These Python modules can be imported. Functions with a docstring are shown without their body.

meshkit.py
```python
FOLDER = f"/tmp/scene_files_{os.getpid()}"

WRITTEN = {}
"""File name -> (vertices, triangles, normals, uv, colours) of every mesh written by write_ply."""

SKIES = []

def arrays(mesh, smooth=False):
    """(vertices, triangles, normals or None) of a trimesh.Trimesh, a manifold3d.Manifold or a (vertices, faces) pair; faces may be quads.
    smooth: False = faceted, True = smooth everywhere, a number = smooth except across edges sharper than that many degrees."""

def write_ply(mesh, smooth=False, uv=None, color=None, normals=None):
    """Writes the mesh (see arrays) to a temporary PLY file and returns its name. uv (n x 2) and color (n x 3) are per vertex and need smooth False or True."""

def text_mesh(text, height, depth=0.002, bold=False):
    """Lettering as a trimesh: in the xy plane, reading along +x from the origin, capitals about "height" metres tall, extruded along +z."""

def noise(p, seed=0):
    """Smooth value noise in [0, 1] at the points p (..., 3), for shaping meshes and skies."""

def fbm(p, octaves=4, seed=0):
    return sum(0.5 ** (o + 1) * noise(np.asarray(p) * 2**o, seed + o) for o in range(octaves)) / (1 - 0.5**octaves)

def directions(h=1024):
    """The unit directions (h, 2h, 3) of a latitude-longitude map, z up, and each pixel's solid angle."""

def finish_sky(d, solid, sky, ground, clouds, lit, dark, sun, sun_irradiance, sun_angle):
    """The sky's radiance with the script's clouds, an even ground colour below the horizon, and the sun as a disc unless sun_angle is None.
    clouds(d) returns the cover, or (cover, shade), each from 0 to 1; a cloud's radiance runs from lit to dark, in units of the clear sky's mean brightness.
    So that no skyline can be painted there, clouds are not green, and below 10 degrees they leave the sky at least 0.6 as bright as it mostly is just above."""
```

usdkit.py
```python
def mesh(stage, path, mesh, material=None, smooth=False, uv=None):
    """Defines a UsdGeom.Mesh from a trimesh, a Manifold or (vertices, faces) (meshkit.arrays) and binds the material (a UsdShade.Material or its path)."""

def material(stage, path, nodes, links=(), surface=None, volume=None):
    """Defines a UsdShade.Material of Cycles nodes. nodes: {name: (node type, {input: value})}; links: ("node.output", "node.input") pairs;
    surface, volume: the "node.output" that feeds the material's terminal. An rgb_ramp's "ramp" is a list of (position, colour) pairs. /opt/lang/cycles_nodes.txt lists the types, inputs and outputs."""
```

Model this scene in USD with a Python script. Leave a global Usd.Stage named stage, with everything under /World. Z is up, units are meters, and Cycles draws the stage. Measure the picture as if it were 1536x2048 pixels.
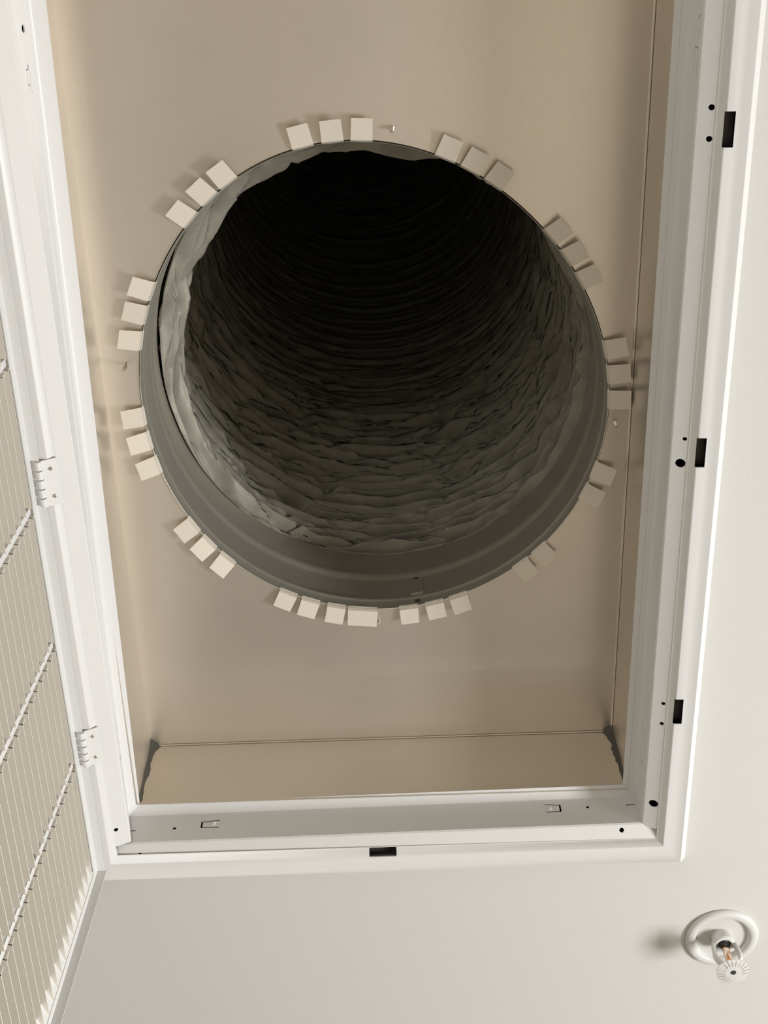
import math, numpy as np, trimesh, usdkit, meshkit
import manifold3d as m3
from shapely.geometry import LineString, Polygon, Point
from pxr import Usd, UsdGeom, UsdLux, UsdShade, Gf, Sdf, Vt

stage = Usd.Stage.CreateInMemory()
UsdGeom.SetStageUpAxis(stage, UsdGeom.Tokens.z)
UsdGeom.SetStageMetersPerUnit(stage, 1.0)
UsdGeom.Xform.Define(stage, '/World')
UsdGeom.Scope.Define(stage, '/World/Looks')

# ------------------------------------------------------------------ camera (1536 x 2048 picture)
CAM_Z, CEIL = 1.30, 2.44
FPX = 2667.0
RC = np.array([[0.99948981, -0.03193930, 0.0],            # world = RC @ (right, down, forward)
               [0.02845183, 0.89035480, 0.45437739],
               [-0.01451250, -0.45414558, 0.89080929]])
cam = UsdGeom.Camera.Define(stage, '/World/camera')
cam.CreateHorizontalApertureAttr(36.0)
cam.CreateVerticalApertureAttr(48.0)
cam.CreateFocalLengthAttr(36.0 * FPX / 1536)
cam.CreateClippingRangeAttr(Gf.Vec2f(0.02, 60.0))
r_, d_, f_ = RC[:, 0], RC[:, 1], RC[:, 2]
cam.AddTransformOp().Set(Gf.Matrix4d(*r_, 0, *(-d_), 0, *(-f_), 0, 0, 0, CAM_Z, 1))
cam.CreateExposureAttr(0.0)

# ------------------------------------------------------------------ light: daylight through the window on the right, and the room's other window behind
def rect_light(name, pos, rotxyz, w, h, intensity, color):
    l = UsdLux.RectLight.Define(stage, '/World/' + name)
    l.CreateWidthAttr(w); l.CreateHeightAttr(h); l.CreateIntensityAttr(intensity); l.CreateColorAttr(Gf.Vec3f(*color))
    x = UsdGeom.Xformable(l)
    x.AddTranslateOp().Set(Gf.Vec3d(*pos)); x.AddRotateXYZOp().Set(Gf.Vec3f(*rotxyz))
    return l
ROOM = dict(x0=-2.0, x1=2.25, y0=-1.7, y1=2.6)
rect_light('window_daylight', (ROOM['x1'] - 0.06, 0.95, 0.92), (0, 90, 0), 0.7, 0.7, 60.0, (0.98, 0.985, 1.0))
rect_light('rear_window_daylight', (-0.8, ROOM['y0'] + 0.06, 1.05), (90, 0, 0), 1.0, 1.1, 2.4, (0.97, 0.985, 1.0))

# ------------------------------------------------------------------ helpers
_names = {}
def numbered(parent, name):
    k = (parent, name); n = _names.get(k, 0); _names[k] = n + 1
    return name if n == 0 else f'{name}_{n:03d}'
def path_of(p):
    return '/World' if p is None else (str(p.GetPath()) if hasattr(p, 'GetPath') else str(p))
def tag(prim, label=None, cat=None, group=None, kind=None):
    for k, v in (('label', label), ('category', cat), ('group', group), ('kind', kind)):
        if v: prim.SetCustomDataByKey(k, v)
    return prim
def thing(name, label, cat, loc=(0, 0, 0), group=None, kind=None):
    pth = '/World/' + numbered('/World', name)
    x = UsdGeom.Xform.Define(stage, pth); x.AddTranslateOp().Set(Gf.Vec3d(*loc))
    tag(x.GetPrim(), label, cat, group, kind)
    return x.GetPrim()
def obj(name, mesh, mat, parent=None, smooth=30, label=None, cat=None, kind=None):
    pp = path_of(parent)
    m = usdkit.mesh(stage, pp + '/' + numbered(pp, name), mesh, mat, smooth)
    return tag(m.GetPrim(), label, cat, None, kind)
def mm(m):                                                # manifold -> trimesh
    a = m.to_mesh()
    return trimesh.Trimesh(np.array(a.vert_properties[:, :3]), np.array(a.tri_verts), process=False)
def cat_(*ms): return trimesh.util.concatenate(list(ms))
def box(x0, x1, y0, y1, z0, z1):
    return trimesh.creation.box(bounds=[[x0, y0, z0], [x1, y1, z1]])
def mbox(x0, x1, y0, y1, z0, z1):
    return m3.Manifold.cube([x1 - x0, y1 - y0, z1 - z0]).translate([x0, y0, z0])
def tube(pts, r, n=10, closed=False):
    pts = np.asarray(pts, float); N = len(pts)
    rr = np.broadcast_to(r, (N,))
    t = np.gradient(pts, axis=0) if not closed else np.roll(pts, -1, 0) - np.roll(pts, 1, 0)
    t /= np.linalg.norm(t, axis=1)[:, None]
    ref = np.array([0.0, 0, 1]) if abs(t[0][2]) < .9 else np.array([1.0, 0, 0])
    v = []
    for i in range(N):
        u = ref - t[i] * (ref @ t[i]); u /= np.linalg.norm(u); w = np.cross(t[i], u); ref = u
        a = np.arange(n) * 2 * np.pi / n
        v.append(pts[i] + rr[i] * (np.cos(a)[:, None] * u + np.sin(a)[:, None] * w))
    v = np.vstack(v); f = []
    for i in range(N if closed else N - 1):
        j = (i + 1) % N
        for k in range(n):
            k2 = (k + 1) % n
            f += [[i * n + k, i * n + k2, j * n + k2], [i * n + k, j * n + k2, j * n + k]]
    if not closed:
        v = np.vstack([v, pts[0], pts[-1]]); a, b = len(v) - 2, len(v) - 1
        for k in range(n):
            k2 = (k + 1) % n
            f += [[a, k2, k], [b, (N - 1) * n + k, (N - 1) * n + k2]]
    m = trimesh.Trimesh(v, f, process=False); m.fix_normals(); return m
def lathe(prof, n=64):
    """prof: (r, z) pairs, axis z"""
    prof = np.asarray(prof, float); a = np.arange(n) * 2 * np.pi / n; v, f = [], []
    for r, z in prof: v.append(np.stack([r * np.cos(a), r * np.sin(a), np.full(n, z)], 1))
    v = np.vstack(v)
    for i in range(len(prof) - 1):
        for k in range(n):
            k2 = (k + 1) % n
            f += [[i * n + k, i * n + k2, (i + 1) * n + k2], [i * n + k, (i + 1) * n + k2, (i + 1) * n + k]]
    return trimesh.Trimesh(v, f, process=False)
def sheet(line, t=0.0012):
    """a polyline (u, v) thickened into a closed polygon"""
    g = LineString(line).buffer(t / 2, cap_style=2, join_style=2, mitre_limit=3)
    return [list(map(tuple, np.array(g.exterior.coords)[:-1]))]
def extrude_y(line, y0, y1, t=0.0012):
    """profile in (x, z), run along y; a manifold"""
    cs = m3.CrossSection(sheet(line, t))
    if cs.area() < 1e-9: cs = m3.CrossSection([p[::-1] for p in sheet(line, t)])
    m = m3.Manifold.extrude(cs, y1 - y0)                  # (x, z, run)
    return m.rotate([90, 0, 0]).translate([0, y1, 0])     # (x, z, run) -> (x, -run, z)
def extrude_x(line, x0, x1, t=0.0012):
    """profile in (y, z), run along x"""
    m = extrude_y(line, -x1, -x0, t)                      # x<-y
    return m.rotate([0, 0, 90])                           # (x, y) -> (-y, x)

# ------------------------------------------------------------------ materials
def mat(name, nodes, links=(), surface='p.BSDF'):
    return usdkit.material(stage, '/World/Looks/' + name, nodes, links, surface=surface)
def plain(name, color, rough=0.5, metallic=0.0, spec=0.5, bump=None):
    nodes = {'p': ('principled_bsdf', {'base_color': color, 'roughness': rough, 'metallic': metallic, 'specular_ior_level': spec})}
    links = []
    if bump:
        nodes['g'] = ('geometry', {}); nodes['n'] = ('noise_texture', {'scale': bump[0], 'detail': 3.0})
        nodes['b'] = ('bump', {'strength': bump[1], 'distance': bump[2]})
        links = [('g.position', 'n.vector'), ('n.fac', 'b.height'), ('b.normal', 'p.normal')]
    return mat(name, nodes, links)
M_CEIL = plain('ceiling_paint', (0.61, 0.60, 0.565), 0.75, 0, 0.3, (520, 0.2, 0.0008))
M_WALL = plain('wall_paint', (0.74, 0.70, 0.62), 0.8, 0, 0.3, (300, 0.3, 0.001))
M_ACCENT = plain('dark_wall_paint', (0.16, 0.15, 0.125), 0.8, 0, 0.3, (300, 0.3, 0.001))
M_FLOOR = mat('floor_boards', {'g': ('geometry', {}), 'm': ('mapping', {'scale': (7.0, 0.9, 1.0)}), 'n': ('noise_texture', {'scale': 3.0, 'detail': 6.0}),
    'r': ('rgb_ramp', {'ramp': [(0.3, (0.33, 0.285, 0.225)), (0.7, (0.43, 0.375, 0.30))]}), 'p': ('principled_bsdf', {'roughness': 0.45})},
    [('g.position', 'm.vector'), ('m.vector', 'n.vector'), ('n.fac', 'r.fac'), ('r.color', 'p.base_color')])
M_WHITE = plain('white_enamel', (0.70, 0.695, 0.68), 0.38, 0, 0.5, (900, 0.08, 0.0006))
M_LOUVRE = plain('cream_enamel', (0.88, 0.845, 0.765), 0.4)
M_TRIM = plain('white_trim', (0.80, 0.79, 0.76), 0.45)
M_GALV = mat('galvanised_sheet', {'g': ('geometry', {}), 'n': ('noise_texture', {'scale': 5.0, 'detail': 3.0, 'roughness': 0.5}),
    'r': ('rgb_ramp', {'ramp': [(0.3, (0.72, 0.672, 0.598)), (0.5, (0.76, 0.703, 0.622)), (0.72, (0.78, 0.712, 0.628))]}),
    'n2': ('noise_texture', {'scale': 160.0, 'detail': 2.0}), 'b': ('bump', {'strength': 0.08, 'distance': 0.001}),
    'p': ('principled_bsdf', {'metallic': 0.85, 'roughness': 0.33})},
    [('g.position', 'n.vector'), ('n.fac', 'r.fac'), ('r.color', 'p.base_color'), ('g.position', 'n2.vector'), ('n2.fac', 'b.height'), ('b.normal', 'p.normal')])
M_COLLAR = plain('collar_steel', (0.56, 0.525, 0.44), 0.42, 0.7, 0.5, (120, 0.06, 0.001))
M_TAB = plain('tab_steel', (0.72, 0.66, 0.565), 0.45, 0.3)
M_LINER = mat('black_liner', {'g': ('geometry', {}), 'n': ('noise_texture', {'scale': 30.0, 'detail': 5.0}),
    'r': ('rgb_ramp', {'ramp': [(0.3, (0.19, 0.18, 0.147)), (0.75, (0.30, 0.284, 0.236))]}),
    'p': ('principled_bsdf', {'roughness': 0.42, 'specular_ior_level': 0.28, 'specular_tint': (1.0, 0.95, 0.82)})},
    [('g.position', 'n.vector'), ('n.fac', 'r.fac'), ('r.color', 'p.base_color')])
M_DARK = plain('dark_steel', (0.05, 0.048, 0.042), 0.5, 0.3)
M_SEAL = plain('duct_sealant', (0.075, 0.07, 0.056), 0.7)
M_ZINC = plain('zinc_screw', (0.62, 0.58, 0.50), 0.3, 0.9)
M_CHROME = plain('chrome', (0.72, 0.71, 0.69), 0.14, 0.95)
M_CUP = plain('sprinkler_white', (0.66, 0.655, 0.635), 0.2, 0, 0.7)
M_BULB = mat('amber_bulb', {'p': ('principled_bsdf', {'base_color': (0.85, 0.40, 0.10), 'roughness': 0.08, 'transmission_weight': 0.6, 'ior': 1.45})})
M_GLASS = mat('window_glass', {'f': ('fresnel', {'IOR': 1.5}), 't': ('transparent_bsdf', {}), 'gl': ('glossy_bsdf', {'roughness': 0.02}), 'm': ('mix_closure', {})},
    [('f.fac', 'm.fac'), ('t.BSDF', 'm.closure1'), ('gl.BSDF', 'm.closure2')], surface='m.closure')

# ------------------------------------------------------------------ the room
X0, X1, Y0, Y1 = ROOM['x0'], ROOM['x1'], ROOM['y0'], ROOM['y1']
FX, FY0, FY1 = -0.0085, -0.085, 0.976                      # frame: centre in x, channel faces in y
HW = 0.280                                                 # half width between the channel faces
hole = (FX - HW - 0.037, FX + HW + 0.037, FY0 - 0.037, FY1 + 0.034)
slab = mbox(X0, X1, Y0, Y1, CEIL, CEIL + 0.016) - mbox(hole[0], hole[1], hole[2], hole[3], CEIL - .1, CEIL + .1)
obj('ceiling', mm(slab), M_CEIL, None, False, 'cream painted drywall ceiling around the open air return', None, 'structure')
obj('floor', box(X0, X1, Y0, Y1, -0.02, 0.0), M_FLOOR, None, False, 'brown board floor', None, 'structure')
obj('wall_left', box(X0 - .1, X0, Y0 - .1, Y1 + .1, -0.02, CEIL + .016), M_WALL, None, False, 'cream wall on the left', None, 'structure')
obj('wall_front', box(X0, X1, Y1, Y1 + .1, -0.02, CEIL + .016), M_ACCENT, None, False, 'dark painted wall ahead', None, 'structure')
wr = mbox(X1, X1 + .1, Y0 - .1, Y1 + .1, -0.02, CEIL + .016) - mbox(X1 - .1, X1 + .2, .56, 1.34, .53, 1.31)
obj('wall_right', mm(wr), M_WALL, None, False, 'cream wall on the right with the window', None, 'structure')
wb = mbox(X0, X1, Y0 - .1, Y0, -0.02, CEIL + .016) - mbox(-1.3, -.3, Y0 - .2, Y0 + .1, .5, 1.6)
obj('wall_back', mm(wb), M_WALL, None, False, 'cream wall behind', None, 'structure')
w1 = thing('window_1', 'white framed window in the right wall', None, (0, 0, 0), None, 'structure')
fr = mbox(X1 + .01, X1 + .08, .56, 1.34, .53, 1.31) - mbox(X1 - .1, X1 + .2, .60, 1.30, .57, 1.27)
obj('window_frame', mm(fr), M_TRIM, w1, False); obj('window_pane', box(X1 + .04, X1 + .046, .60, 1.30, .57, 1.27), M_GLASS, w1, False)
w2 = thing('window_2', 'white framed window in the back wall', None, (0, 0, 0), None, 'structure')
fr = mbox(-1.3, -.3, Y0 - .08, Y0 - .01, .5, 1.6) - mbox(-1.26, -.34, Y0 - .2, Y0 + .1, .54, 1.56)
obj('window_frame', mm(fr), M_TRIM, w2, False); obj('window_pane', box(-1.26, -.34, Y0 - .046, Y0 - .04, .54, 1.56), M_GLASS, w2, False)
for side, b in (('left', box(X0, X0 + .014, Y0, Y1, 0, .09)), ('right', box(X1 - .014, X1, Y0, Y1, 0, .09)), ('front', box(X0 + .014, X1 - .014, Y1 - .014, Y1, 0, .09)), ('back', box(X0 + .014, X1 - .014, Y0, Y0 + .014, 0, .09))):
    obj('baseboard_' + side, b, M_TRIM, None, False, 'white baseboard', None, 'structure')

# ------------------------------------------------------------------ the return-air frame (z relative to the ceiling)
fx = thing('return_air_frame', 'white steel air return frame set in the ceiling around the open duct box', 'vent frame', (0, 0, CEIL))
CH = [(-0.0135, 0.0505), (-0.0025, 0.0462), (-0.0006, 0.0445), (0.0, 0.042), (0.0, 0.0012), (0.0010, -0.0003), (0.0152, -0.0070)]   # (outward, up)
def holes(m, cuts):
    for c in cuts: m = m - c
    return m
def cyl(x, y, z, r, axis='z', L=0.02):
    c = m3.Manifold.cylinder(L, r * 1.3, r * 1.3, 24, True)
    if axis == 'x': c = c.rotate([0, 90, 0])
    if axis == 'y': c = c.rotate([90, 0, 0])
    return c.translate([x, y, z])
def warp_pts(m, fn):
    t = mm(m) if hasattr(m, 'to_mesh') else m
    t.vertices = fn(np.array(t.vertices)); return t
XR, XL = FX + HW, FX - HW
# right rail
right = extrude_y([(XR + u, v) for u, v in CH], FY0, FY1)
rc = [cyl(.2826, y, -.004, r) for y, r in ((.2116, .0019), (.2374, .0019), (.5123, .0015), (.8115, .0016), (.8368, .0016))]
rc += [cyl(.2805, .5376, -.004, .0034), cyl(.2808, .9427, -.004, .0036), cyl(XR, .1425, .012, .0015, 'x'), cyl(XR, .9069, .0205, .0016, 'x')]
def u_slot_x(x, y0, y1, z0, z1, w=.0011, open_low=True):
    """a lanced tab in a face of constant x: three cuts of a U"""
    b = [mbox(x - .004, x + .004, y0, y1, z0, z0 + w), mbox(x - .004, x + .004, y0, y1, z1 - w, z1)]
    b.append(mbox(x - .004, x + .004, y0, y0 + w, z0, z1) if open_low else mbox(x - .004, x + .004, y1 - w, y1, z0, z1))
    return b
rc += u_slot_x(XR, .864, .880, .0215, .0340, .0008) + u_slot_x(XR, .166, .190, .008, .020, .0008)
right = holes(right, rc)
def lean_right(v): return v
obj('side_rail', mm(right), M_WHITE, fx, 25, 'right hand rail of the frame')
# left rail: its upper edge leans by a few millimetres along its length, as in the photograph
left = extrude_y([(XL - u, v) for u, v in CH], FY0, FY1)
lc = [cyl(XL, .1364, .026, .0026, 'x'), cyl(XL, .166, .025, .0012, 'x'), cyl(XL, .1804, .0225, .0012, 'x'), cyl(-.3010, .9539, -.005, .0018)]
lc += [mbox(XL - .004, XL + .004, .8785, .8835, .0220, .0290)] + u_slot_x(XL, .829, .851, .0200, .0290, .0007) + u_slot_x(XL, .168, .188, .0195, .0275, .0006)
left = warp_pts(holes(left, lc), lambda v: v + np.stack([np.clip(v[:, 2] / .046, 0, 1.1) * (-.0178 * (v[:, 1] - .50) - .001), 0 * v[:, 0], 0 * v[:, 0]], 1))
obj('side_rail', left, M_WHITE, fx, 25, 'left hand rail of the frame, brightly lit')
# far rail (bottom of the picture)
far = extrude_x([(FY1 + u, v) for u, v in CH], XL - .0152, XR + .0152)
def u_slot_y(y, xo, xc, z0, z1, w=.0019, dz=.0035):
    """U of cuts in a face of constant y: closed at xc, legs towards xo"""
    a = []
    for za, zb in ((z1 - dz * 0, z1 + dz * .6), (z0 + dz * .2, z0)):
        p0, p1 = np.array([xc, za]), np.array([xo, zb])
        d = (p1 - p0) / np.linalg.norm(p1 - p0); n = np.array([-d[1], d[0]]) * w / 2
        cs = m3.CrossSection([[tuple(p0 - n), tuple(p1 - n), tuple(p1 + n), tuple(p0 + n)]])
        if cs.area() < 1e-12: cs = m3.CrossSection([[tuple(p0 + n), tuple(p1 + n), tuple(p1 - n), tuple(p0 - n)]])
        a.append(m3.Manifold.extrude(cs, .012).rotate([90, 0, 0]).translate([0, y + .006, 0]))
    a.append(mbox(min(xc, xc + w * np.sign(xo - xc)), max(xc, xc + w * np.sign(xo - xc)), y - .006, y + .006, z0, z1 + .0006))
    return a
SK = -0.016                                               # the far rail is racked by about a degree
fc = u_slot_y(FY1, -.1940, -.2145, .0205, .0300) + u_slot_y(FY1, .1690, .1865, .0240, .0350)
fc += [mbox(-.2975, -.2865, FY1 - .005, FY1 + .005, .0192, .0212), mbox(.2585, .2690, FY1 - .005, FY1 + .005, .0300, .0320)]
fc += [cyl(-.2435, FY1, .0215, .0016, 'y'), cyl(.216, FY1, .0300, .0015, 'y'), cyl(-.2789, .9880, -.004, .0020), cyl(.2486, .9820, -.004, .0020), mbox(-.0279, .0018, .9885, 1.02, -.02, .02)]
far = warp_pts(holes(far, fc), lambda v: v + np.stack([0 * v[:, 0], SK * .6 * (v[:, 0] - FX), 0 * v[:, 0]], 1))
obj('end_rail', far, M_WHITE, fx, 25, 'end rail of the frame with two lanced clips')
near = extrude_x([(-FY0 + u, v) for u, v in CH], XL - .0152, XR + .0152)
near = mm(near); near.vertices[:, 1] *= -1; near.invert()
obj('end_rail', near, M_WHITE, fx, 25, 'near end rail of the frame')
# small bent-up lance inside each clip
for cx_, sg, zc in ((-.2000, 1, .0262), (.1745, -1, .0300)):
    y_ = FY1 + SK * .6 * (cx_ - FX)
    p = np.array([(-.0022, 0, -.003), (.0016, 0, -.003), (.0024, 0, .003), (-.0008, 0, .003), (0, -.0028, 0)]) * [sg, 1, 1] + [cx_, y_ - .0006, zc]
    t = trimesh.Trimesh(p, [[0, 1, 4], [1, 2, 4], [2, 3, 4], [3, 0, 4], [0, 3, 2], [0, 2, 1]], process=False); t.fix_normals()
    obj('clip', t, M_WHITE, fx, False)
# the outer flange: one mitred ring with a drip-shaped section
FL = [(0.0146, -0.0078), (0.0162, -0.0084), (0.0214, -0.0132), (0.0226, -0.0138), (0.0328, -0.0142), (0.0400, -0.0170), (0.0410, -0.0172), (0.0418, -0.0164), (0.0500, 0.0), (0.0488, 0.0), (0.0412, -0.0150), (0.0400, -0.0156), (0.0328, -0.0128), (0.0226, -0.0124), (0.0214, -0.0118), (0.0162, -0.0072), (0.0146, -0.0068)]
def ring(prof, x0, x1, y0, y1, drop_left=0.0):
    v, f, n = [], [], len(prof)
    for (sx, sy) in ((-1, -1), (1, -1), (1, 1), (-1, 1)):
        for u, z in prof: v.append(((x0 - u) if sx < 0 else (x1 + u), (y0 - u) if sy < 0 else (y1 + u), z))
    for k in range(4):
        k2 = (k + 1) % 4
        for i in range(n):
            j = (i + 1) % n
            f += [[k * n + i, k2 * n + i, k2 * n + j], [k * n + i, k2 * n + j, k * n + j]]
    t = trimesh.Trimesh(v, f, process=False); t.fix_normals(); return t
fl = ring(FL, XL, XR, FY0, FY1 - .0025)
fm = m3.Manifold(m3.Mesh(np.asarray(fl.vertices, np.float32), np.asarray(fl.faces, np.uint32)))
for ya, yb in ((.2138, .2433), (.5085, .5383), (.8011, .8319)):
    fm = fm - mbox(.2920, .3010, ya, yb, -.03, .03)
fm = fm - mbox(-.0279, .0018, .9885, .9968, -.03, .03)
obj('flange', mm(fm), M_WHITE, fx, 25)
# dark steel catch plates behind the slots
for xa, xb, ya, yb in ((.2905, .3025, .2120, .2450), (.2905, .3025, .5065, .5400), (.2905, .3025, .7995, .8335), (-.0295, .0035, .9870, .9985)):
    obj('catch_plate', box(xa, xb, ya, yb, -.0032, -.0020), M_DARK, fx, False, 'dark catch plate seen in its slot')
# hinges on the left
def hinge(ya, yb):
    lf = box(-.3160, -.3020, ya, yb, -.0088, -.0076); lf.vertices = lf.vertices + np.stack([0 * lf.vertices[:, 0], 0 * lf.vertices[:, 0], .52 * (lf.vertices[:, 0] + .2985)], 1)
    h = obj('hinge', lf, M_WHITE, fx, False, 'small white butt hinge')
    yc = np.linspace(ya, yb, 6)
    for i in range(5):
        c = m3.Manifold.cylinder((yb - ya) / 5 - .0012, .0034, .0034, 20).rotate([-90, 0, 0]).translate([-.3180, yc[i], -.0190])
        obj('knuckle', mm(c), M_WHITE, h, 40)
    for k in (.2, .8):
        s = trimesh.creation.icosphere(2, .0021); s.apply_scale([1, 1, .5]); s.apply_translation([-.3085, ya + k * (yb - ya), -.0142])
        s2 = box(-.3104, -.3066, ya + k * (yb - ya) - .0003, ya + k * (yb - ya) + .0003, -.0155, -.0148)
        obj('screw', cat_(s, s2), M_ZINC, h, 40)
hinge(.5085, .5555); hinge(.8145, .8585)

# ------------------------------------------------------------------ the sheet-metal box above the frame
DZ = 0.155
BX0, BX1, BY0, BY1 = -.2865, .2635, -.0725, .9635
ECX, ECY, EA, EB = -.0055, .5245, .242, .26
TAB = [255.9, 262.5, 268.9, 288.2, 294.6, 300.9, 319.4, 325.8, 332.3, 350.2, 356.3, 2.4, 20.3, 26.2, 44.7, 50.8, 69.3, 75.9, 82.9, 95.2, 102.3, 109.4, 115.7, 134.2, 140.6, 146.7, 164.6, 171.0, 177.1, 195.4, 201.5, 207.2, 225.8, 232.1, 237.6]
TRD = [1.054, 1.051, 1.044, 1.035, 1.034, 1.011, 1.004, 1.004, 1.007, 1.046, 1.051, 1.054, 1.061, 1.063, 1.062, 1.064, 1.044, 1.032, 1.032, 1.03, 1.039, 1.036, 1.039, 1.033, 1.04, 1.046, 1.041, 1.04, 1.044, 1.056, 1.056, 1.059, 1.068, 1.078, 1.082]
_t = np.radians(TAB)
_A = np.stack([np.ones_like(_t)] + [g(k * _t) for k in (1, 2, 3) for g in (np.cos, np.sin)], 1)
_c = np.linalg.lstsq(_A, np.array(TRD) - 1.042, rcond=None)[0]
def rim(th):
    th = np.asarray(th, float)
    return 1 + _c[0] + sum(_c[1 + 2 * (k - 1)] * np.cos(k * th) + _c[2 + 2 * (k - 1)] * np.sin(k * th) for k in (1, 2, 3))
def ell(th, s=1.0, extra=0.0):
    r = rim(th) * s
    return np.stack([ECX + (EA * r + extra) * np.cos(th), ECY + (EB * r + extra) * np.sin(th)], -1)
bx = thing('duct_box', 'beige galvanised sheet metal box above the frame with the round duct opening in its top', 'duct box', (0, 0, CEIL))
th = np.linspace(0, 2 * np.pi, 241)[:-1]
hole_poly = ell(th, 1.0, .0012)
top = trimesh.creation.extrude_polygon(Polygon([(BX0 - .002, BY0 - .002), (BX1 + .002, BY0 - .002), (BX1 + .002, BY1 + .002), (BX0 - .002, BY1 + .002)], [hole_poly]), .001, engine='earcut')
top.apply_translation([0, 0, DZ]); obj('top_panel', top, M_GALV, bx, False)
obj('side_panel', box(BX0 - .001, BX0, BY0, BY1, .0475, DZ), M_GALV, bx, False)
obj('side_panel', box(BX1, BX1 + .001, BY0, BY1, .0475, DZ), M_GALV, bx, False)
obj('end_panel', box(BX0 - .001, BX1 + .001, BY1, BY1 + .001, .0475, DZ), M_GALV, bx, False)
obj('end_panel', box(BX0 - .001, BX1 + .001, BY0 - .001, BY0, .0475, DZ), M_GALV, bx, False)
# folded seam strips along the two long top edges and sealant in the far corners
for xs in (BX1 - .0012,):
    obj('corner_seam', tube([(xs, BY0 + .004, DZ - .0012), (xs, BY1 - .004, DZ - .0012)], .0011, 8), M_GALV, bx, 40)
obj('corner_seam', tube([(BX0 + .004, BY1 - .0010, DZ - .0012), (BX1 - .004, BY1 - .0010, DZ - .0012)], .0008, 8), M_GALV, bx, 40)
for xs, sg in ((BX0, 1), (BX1, -1)):
    rng = np.random.default_rng(5 + sg)
    n = 40; zz = np.linspace(.05, DZ - .001, n); v, f = [], []
    for i, z in enumerate(zz):
        w = (.0035 + .0045 * (i / n) ** 2) * (.7 + .6 * meshkit.noise(np.array([[i * .45, sg * 3.1, 0]]))[0]) + (.006 * max(0, i - 34) / 6)
        for px, py in ((0, -w * .8), (w * .45, -w * .42), (w, 0), (0, 0)):
            v.append((xs + sg * px, BY1 + py, z))
    for i in range(n - 1):
        for k in range(4):
            k2 = (k + 1) % 4; a, b = i * 4, (i + 1) * 4
            f += [[a + k, a + k2, b + k2], [a + k, b + k2, b + k]]
    f += [[0, 1, 2], [0, 2, 3], [(n - 1) * 4, (n - 1) * 4 + 2, (n - 1) * 4 + 1], [(n - 1) * 4, (n - 1) * 4 + 3, (n - 1) * 4 + 2]]
    t = trimesh.Trimesh(v, f, process=False); t.fix_normals()
    obj('sealant', t, M_SEAL, bx, 50, 'dark sealant smeared in the far corner')
def sheet_screw(x, y, L=.016, tilt=(0, 0)):
    prof = [(.0001, -L), (.0009, -L + .002)]
    k = 9
    for i in range(k):
        z = -L + .002 + (L - .003) * i / (k - 1); prof += [(.0019, z), (.0013, z + (L - .003) / (k - 1) * .5)]
    prof += [(.0019, -.0002), (.0001, 0)]
    t = lathe(prof, 16); t.fix_normals(); t.apply_transform(trimesh.transformations.euler_matrix(tilt[0], tilt[1], 0)); t.apply_translation([x, y, DZ])
    obj('screw', t, M_ZINC, bx, 40, 'zinc screw point poking down through the sheet')
sheet_screw(-.2600, .4800, .019, (0, .0)); sheet_screw(.2470, .5625, .014); sheet_screw(.0195, .2505, .010, (.3, .1)); sheet_screw(-.0102, .8000, .010, (-.3, 0))

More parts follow.
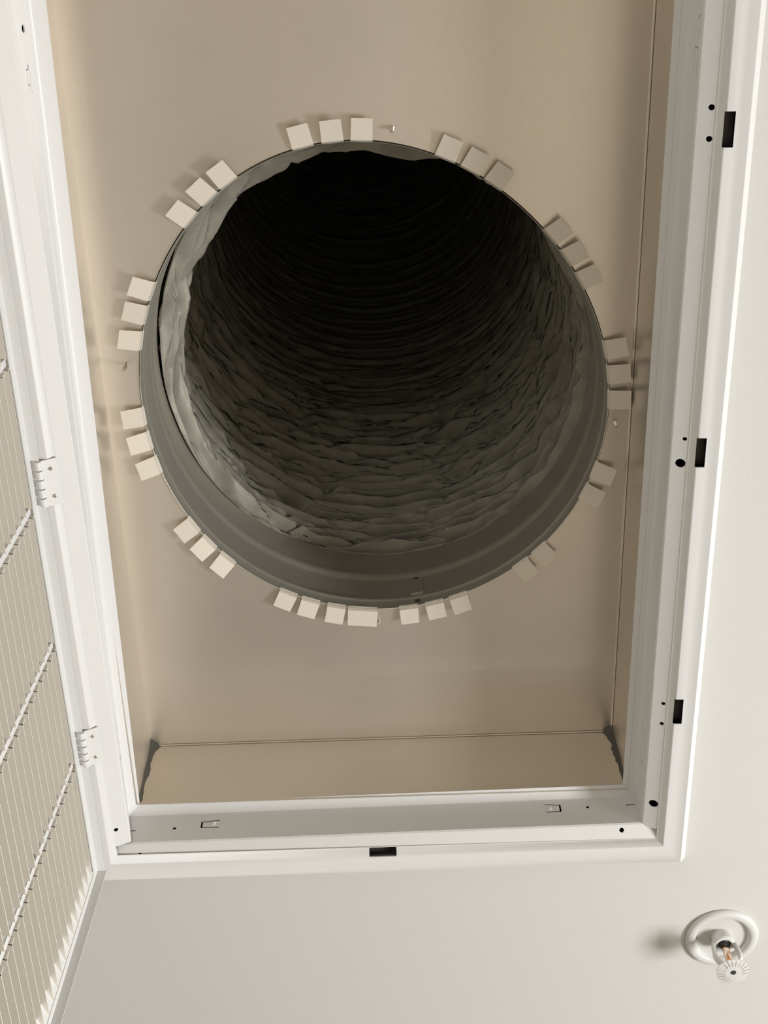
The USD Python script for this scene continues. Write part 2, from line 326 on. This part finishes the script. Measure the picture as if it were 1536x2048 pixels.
# ------------------------------------------------------------------ the round collar with its bent tabs
co = thing('duct_collar', 'round grey steel collar with a ring of bent square tabs around the duct opening', 'duct collar', (0, 0, CEIL))
CH_ = .125
NT = 240
prof = [(0.0, -.0015), (.0006, -.0022), (0.0, .001), (0.0, .010), (-.0016, .0135), (-.0022, .016), (-.0016, .0185), (0, .022), (0, .058), (-.0012, .062), (-.0026, .067), (-.0032, .071), (-.0026, .075), (-.0012, .080), (0, .084), (0, CH_), (.0008, CH_), (.0008, -.001)]
def collar_mesh():
    v, f = [], []
    for e, z in prof:
        p = ell(th, .9985, e); v.append(np.column_stack([p, np.full(len(p), DZ + z)]))
    v = np.vstack(v); n = len(th)
    for i in range(len(prof) - 1):
        for k in range(n):
            k2 = (k + 1) % n
            f += [[i * n + k, i * n + k2, (i + 1) * n + k2], [i * n + k, (i + 1) * n + k2, (i + 1) * n + k]]
    return trimesh.Trimesh(v, f, process=False)
obj('sleeve', collar_mesh(), M_COLLAR, co, 40)
rng = np.random.default_rng(3)
def tab(thd, w=.0200, L=.0225, lift0=.0040, lift1=.0080):
    t0 = math.radians(thd)
    p = ell(np.array([t0 - .01, t0, t0 + .01])); tang = (p[2] - p[0]); tang /= np.linalg.norm(tang); nrm = np.array([tang[1], -tang[0]])
    c, vs = p[1], []
    l1 = lift1 * (.8 + .5 * rng.random()); sk = .0012 * (rng.random() - .5); r = .0016
    for s0, lf in ((-.0012, -.0012), (.0016, lift0), (L, l1)):
        for off in (0, .0007):
            for sgn in (-1, 1):
                q = c + nrm * s0 + tang * (sgn * w / 2 * (1.0 if s0 < L else .96) + sk * s0 / L)
                vs.append((q[0], q[1], DZ - lf - .0007 + off))
    f = []
    for i in range(2):
        a, b = i * 4, i * 4 + 4
        for k, k2 in ((0, 1), (1, 3), (3, 2), (2, 0)):
            f += [[a + k, a + k2, b + k2], [a + k, b + k2, b + k]]
    f += [[0, 2, 3], [0, 3, 1], [8, 9, 11], [8, 11, 10]]
    m = trimesh.Trimesh(vs, f, process=False); m.fix_normals(); return m
for i, a in enumerate(TAB):
    a_ = math.radians(a)
    L = .0225 - .0042 * max(0, math.sin(a_)) ** 1 - (.002 if 315 < a < 335 else 0)
    obj('tab', tab(a, .0212 if i != 19 else .034, L), M_TAB, co, False)
# riveted lap seam at the far side of the collar
a0 = math.radians(80.3)
def strip(da, z0, z1, off0, off1):
    tt = np.linspace(a0 - da, a0 + da, 9); v, f = [], []
    for z in (z0, z1):
        for o in (off0, off1): v.append(np.column_stack([ell(tt, .9985, -o), np.full(9, DZ + z)]))
    v = np.vstack(v)
    for k in range(8):
        for a, b in ((0, 9), (9, 27), (27, 18), (18, 0)):
            f += [[a + k, a + k + 1, b + k + 1], [a + k, b + k + 1, b + k]]
    f += [[0, 9, 27], [0, 27, 18], [8, 26, 35], [8, 35, 17]]
    t = trimesh.Trimesh(v, f, process=False); t.fix_normals(); return t
obj('lap_seam', strip(.030, .024, .057, .0002, .0016), M_COLLAR, co, 30)
for zz, ww in ((.056, .006), (.006, .006)):
    obj('seam_notch', strip(.011, zz - .0016, zz + .0016, .0001, .0022), M_DARK, co, False)

# ------------------------------------------------------------------ the black flexible duct above the collar
fd = thing('flexible_duct', 'black flexible duct with a wrinkled plastic liner running up from the collar', 'duct', (0, 0, CEIL))
def liner():
    na, nz = 720, 620
    s = np.linspace(0, 1, nz)
    zz = 1.9 * (0.30 * s + 0.70 * s ** 2.2)               # denser near the mouth
    a = np.arange(na) * 2 * np.pi / na
    A, Z = np.meshgrid(a, zz)
    # wire coils: pitch opens out with height
    coil_s = 46 * np.log1p(Z / .50) / np.log1p(1.9 / .50)
    ph = coil_s - A / (2 * np.pi) + .9 * np.clip((.8 - Z) / .5, 0, 1) * (meshkit.fbm(np.stack([np.cos(A) * 2.4, np.sin(A) * 2.4, Z * 9], -1), 3, 41) - .5)
    fr = ph - np.floor(ph)
    ridge = np.exp(-(np.minimum(fr, 1 - fr) / .045) ** 2)   # wire held inward of the slack liner
    billow = -np.sin(np.pi * fr) ** 2
    per = lambda k, w, sd: meshkit.fbm(np.stack([np.cos(A) * k, np.sin(A) * k, Z * w], -1) + 7.3 * sd, 4, sd) - .5
    big = per(2.2, 6, 1)
    shear = Z + .018 * per(3.0, 14, 2) + .05 * (A / np.pi - 1) * 0
    q = lambda k, o, zf, ph: np.stack([np.cos(A) * k + o, np.sin(A) * k + o, shear * zf + ph], -1)
    wr = meshkit.fbm(q(1.6, 3, 62, .6 * np.sin(2 * A + 1)), 2, 5) - .5
    c1 = 1 - 2 * np.abs(meshkit.noise(q(1.3, 9, 60, .9 * np.sin(3 * A))  , 8) - .5)
    c2 = 1 - 2 * np.abs(meshkit.noise(q(2.0, 5, 105, -1.1 * np.sin(2 * A + 2)), 21) - .5)
    crease = np.clip(c1 - .80, 0, 1) / .20 + .6 * np.clip(c2 - .82, 0, 1) / .18   # thin pinched valleys
    fine = meshkit.fbm(q(9, 2, 130, 0), 2, 31) - .5
    fade = np.clip((.75 - Z) / .5, 0.12, 1)
    rad = 1.0 * np.ones_like(A)
    g = (.0045 * fade + .0055 * np.clip((.55 - Z) / .35, 0, 1)) * billow + .0030 * ridge
    disp = (-.025 * wr + .0155 * crease - .0022 * fine + .010 * big) * fade - g
    # slack liner sagging inward just above the collar on the near and left side
    def lobe(c, w, amp): 
        d = (np.degrees(A) - c + 180) % 360 - 180
        return amp * np.exp(-(d / w) ** 2)
    amp = lobe(208, 30, .019) + lobe(246, 36, .026) + lobe(286, 34, .024) + lobe(168, 34, .012)
    amp = amp * (1 + .12 * (meshkit.noise(np.stack([np.cos(A) * 4, np.sin(A) * 4, 0 * A], -1), 4) - .5))
    sag = amp * np.exp(-((Z - .034) / .026) ** 2)
    rx, ry = EA * rim(A) - .0005, EB * rim(A) - .0005
    blend = np.clip(Z / .35, 0, 1)
    R0 = .246
    rx = rx * (1 - blend) + R0 * blend; ry = ry * (1 - blend) + R0 * blend
    start = np.clip(Z / .012, 0, 1)
    rr = (disp * start * (1 - .35 * np.clip(sag / .02, 0, 1)) - sag - .004 * start)
    cx = ECX - .05 * (Z / 1.9) ** 2
    cy = ECY - .10 * np.clip(Z - .3, 0, 9) ** 2
    X = cx + (rx + rr) * np.cos(A); Y = cy + (ry + rr) * np.sin(A)
    edge = .006 * (meshkit.fbm(np.stack([np.cos(A) * 6, np.sin(A) * 6, 0 * A + 2.5], -1), 3, 11) - .5)
    P = np.stack([X, Y, DZ + CH_ - .004 + Z + edge * np.exp(-Z / .02)], -1).reshape(-1, 3)
    i = np.arange(nz - 1)[:, None] * na; k = np.arange(na)[None]; k2 = (k + 1) % na
    f = np.concatenate([np.stack([i + k, i + na + k2, i + k2], -1).reshape(-1, 3), np.stack([i + k, i + na + k, i + na + k2], -1).reshape(-1, 3)])
    c = len(P); P = np.vstack([P, P[-na:].mean(0) + [0, 0, .05]])
    f = np.vstack([f, np.stack([np.full(na, c), (nz - 1) * na + (np.arange(na) + 1) % na, (nz - 1) * na + np.arange(na)], 1)])
    return trimesh.Trimesh(P, f, process=False)
obj('liner', liner(), M_LINER, fd, True)

# ------------------------------------------------------------------ the louvred door, hanging open from the left side of the frame
HX = -.3240
gd = thing('grille_door', 'white louvred grille door hanging open from the left side of the frame', 'vent door', (HX, 0, CEIL - .0055))
TILT = .037
def P(n, y, d):                                            # n: towards the room (+x), d: down along the door
    n, y, d = np.broadcast_arrays(np.asarray(n, float), np.asarray(y, float), np.asarray(d, float))
    return np.stack([n - TILT * d, y, -d - TILT * n], -1)
DW, YN, YF = .600, -.072, 1.0015
def door_box(n0, n1, y0, y1, d0, d1):
    b = trimesh.creation.box(bounds=[[n0, y0, d0], [n1, y1, d1]]); v = np.array(b.vertices)
    b.vertices = P(v[:, 0], v[:, 1], v[:, 2]); b.fix_normals(); return b
BT = .026                                                  # border width
obj('border', door_box(-.0010, 0, YN, YF, .0115, BT), M_WHITE, gd, False)
obj('border', door_box(-.0010, 0, YN, YF, DW - BT, DW), M_WHITE, gd, False)
obj('border', door_box(-.0010, 0, YF - .010, YF, BT, DW - BT), M_WHITE, gd, False)
obj('border', door_box(-.0010, 0, YN, YN + .010, BT, DW - BT), M_WHITE, gd, False)
obj('edge_flange', door_box(0, .0095, YF - .001, YF, .0115, DW), M_WHITE, gd, False)
obj('edge_flange', door_box(0, .0095, YN, YN + .001, .0115, DW), M_WHITE, gd, False)
obj('edge_flange', door_box(0, .0075, YN + .001, YF - .001, .0115, .0126), M_WHITE, gd, False)
obj('edge_flange', door_box(0, .0095, YN + .001, YF - .001, DW - .001, DW), M_WHITE, gd, False)
PITCH, D0 = .0171, BT
NL = int((DW - BT - D0) / PITCH)
SPAN = .1463
YE = YF - .010                                             # far end of the louvres
ribs = [YE - SPAN * k for k in range(1, 8)]
spans = []
hi = YE
for r in ribs:
    if r < YN + .02: break
    spans.append((r + .005, hi - (.001 if hi == YE else .005))); hi = r
spans.append((YN + .010, hi - .006))
BD, BH = .0125, .0040                                      # depth of a blade and how far it rises to the front
def prism(poly, y0, y1):
    """polygon in (n, d) run along y"""
    v = [(n, y0, d) for n, d in poly] + [(n, y1, d) for n, d in poly]; m = len(poly)
    f = [[0, k + 1, k] for k in range(1, m - 1)] + [[m, m + k, m + k + 1] for k in range(1, m - 1)]
    for k in range(m):
        k2 = (k + 1) % m; f += [[k, k2, m + k2], [k, m + k2, m + k]]
    v = np.array(v); t = trimesh.Trimesh(P(v[:, 0], v[:, 1], v[:, 2]), f, process=False); t.fix_normals(); return t
def louvre(y0, y1, d):
    """a pressed blade: narrow hem facing the room, blade rising towards the front, gusset at its near end"""
    blade = prism([(0, d), (-BD, d - BH), (-BD, d - BH - .0008), (-.0008, d - .0010)], y0, y1)
    hem = prism([(0, d), (-.0008, d - .0010), (-.0010, d - .0016), (-.0003, d - .0016)], y0, y1)
    gus = prism([(0, d), (-.0010, d - .0105), (-.0040, d - .0120), (-BD, d - BH)], y0, y0 + .0009)
    return cat_(blade, hem, gus)
for (ya, yb) in spans:
    for j in range(NL):
        obj('louvre', louvre(ya, yb, D0 + BH + .002 + j * PITCH), M_LOUVRE, gd, False)
for r in ribs:
    if r > YN + .02:
        obj('rib', door_box(-.0042, -.0032, r - .0040, r + .0030, BT, DW - BT), M_WHITE, gd, False)
# drawn slope between the far border and the louvres
v = np.array([(n, y, d) for d in (BT - .004, DW - BT) for n, y in ((-.0002, YE + .001), (-.0070, YE - .0130), (-.0070, YE - .0120), (-.0002, YE + .0025))])
t = trimesh.Trimesh(P(v[:, 0], v[:, 1], v[:, 2]), [[0, 1, 5], [0, 5, 4], [1, 2, 6], [1, 6, 5], [2, 3, 7], [2, 7, 6], [3, 0, 4], [3, 4, 7], [0, 2, 1], [0, 3, 2], [4, 5, 6], [4, 6, 7]], process=False); t.fix_normals()
obj('drawn_edge', t, M_WHITE, gd, False)

# ------------------------------------------------------------------ the sprinkler head
sp = thing('fire_sprinkler', 'white fire sprinkler head with toothed deflector on the ceiling beside the frame', 'sprinkler', (.3727, 1.1438, CEIL))
esc = lathe([(.0412, 0), (.0418, -.0016), (.0416, -.0028), (.0408, -.0044), (.0392, -.0056), (.0368, -.0062), (.0340, -.0060), (.0318, -.0050), (.0303, -.0028), (.0294, .0020), (.0286, .0080), (.0280, .0100), (.0150, .0104), (.0118, .0104)], 96)
esc.fix_normals(); obj('escutcheon', esc, M_CUP, sp, 50)
body = lathe([(.0118, .0104), (.0120, -.0060), (.0128, -.0068), (.0128, -.0125), (.0115, -.0140), (.0086, -.0142), (.0080, -.0130), (.0078, -.0080), (.0001, -.0078)], 48)
obj('body', body, M_CUP, sp, 40)
obj('orifice_cap', lathe([(.0076, -.0085), (.0074, -.0115), (.0050, -.0125), (.0045, -.0150), (.0018, -.0160), (.0001, -.0160)], 40), M_DARK, sp, 40, 'dark seal cap')
for sg in (-1, 1):
    t = np.linspace(0, 1, 24)
    pts = np.stack([sg * (.0118 + .0022 * np.sin(np.pi * t) - .0086 * np.clip((t - .55) / .45, 0, 1) ** 1.6), 0 * t, -.0110 - .0370 * t], 1)
    a = tube(pts, .0027, 12); v = np.array(a.vertices); v[:, 1] *= 1.5; a.vertices = v
    obj('frame_arm', a, M_CUP, sp, 40)
obj('boss', lathe([(.0001, -.0445), (.0046, -.0445), (.0050, -.0460), (.0050, -.0510), (.0042, -.0525), (.0001, -.0525)], 32), M_CUP, sp, 40)
obj('glass_bulb', lathe([(.0001, -.0165), (.0022, -.0172), (.0040, -.0200), (.0046, -.0300), (.0040, -.0400), (.0018, -.0440), (.0001, -.0446)], 24), M_BULB, sp, 60, 'amber glass bulb')
nt = 20; pl = []
for i in range(nt):
    a = i * 2 * np.pi / nt
    for da, r in ((-.075, .0095), (-.135, .0184), (.135, .0184), (.075, .0095)): pl.append((r * math.cos(a + da), r * math.sin(a + da)))
defl = trimesh.creation.extrude_polygon(Polygon(pl).difference(Point(0, 0).buffer(.0034)), .0010, engine='earcut')
dv = np.array(defl.vertices); rr = np.hypot(dv[:, 0], dv[:, 1]); dv[:, 2] += -.0548 + np.clip(rr - .010, 0, 1) * .22; defl.vertices = dv
obj('deflector', defl, M_CUP, sp, 30)
obj('deflector_screw', lathe([(.0001, -.0522), (.0032, -.0526), (.0032, -.0540), (.0001, -.0542)], 20), M_DARK, sp, 40, 'dark recessed screw in the deflector')
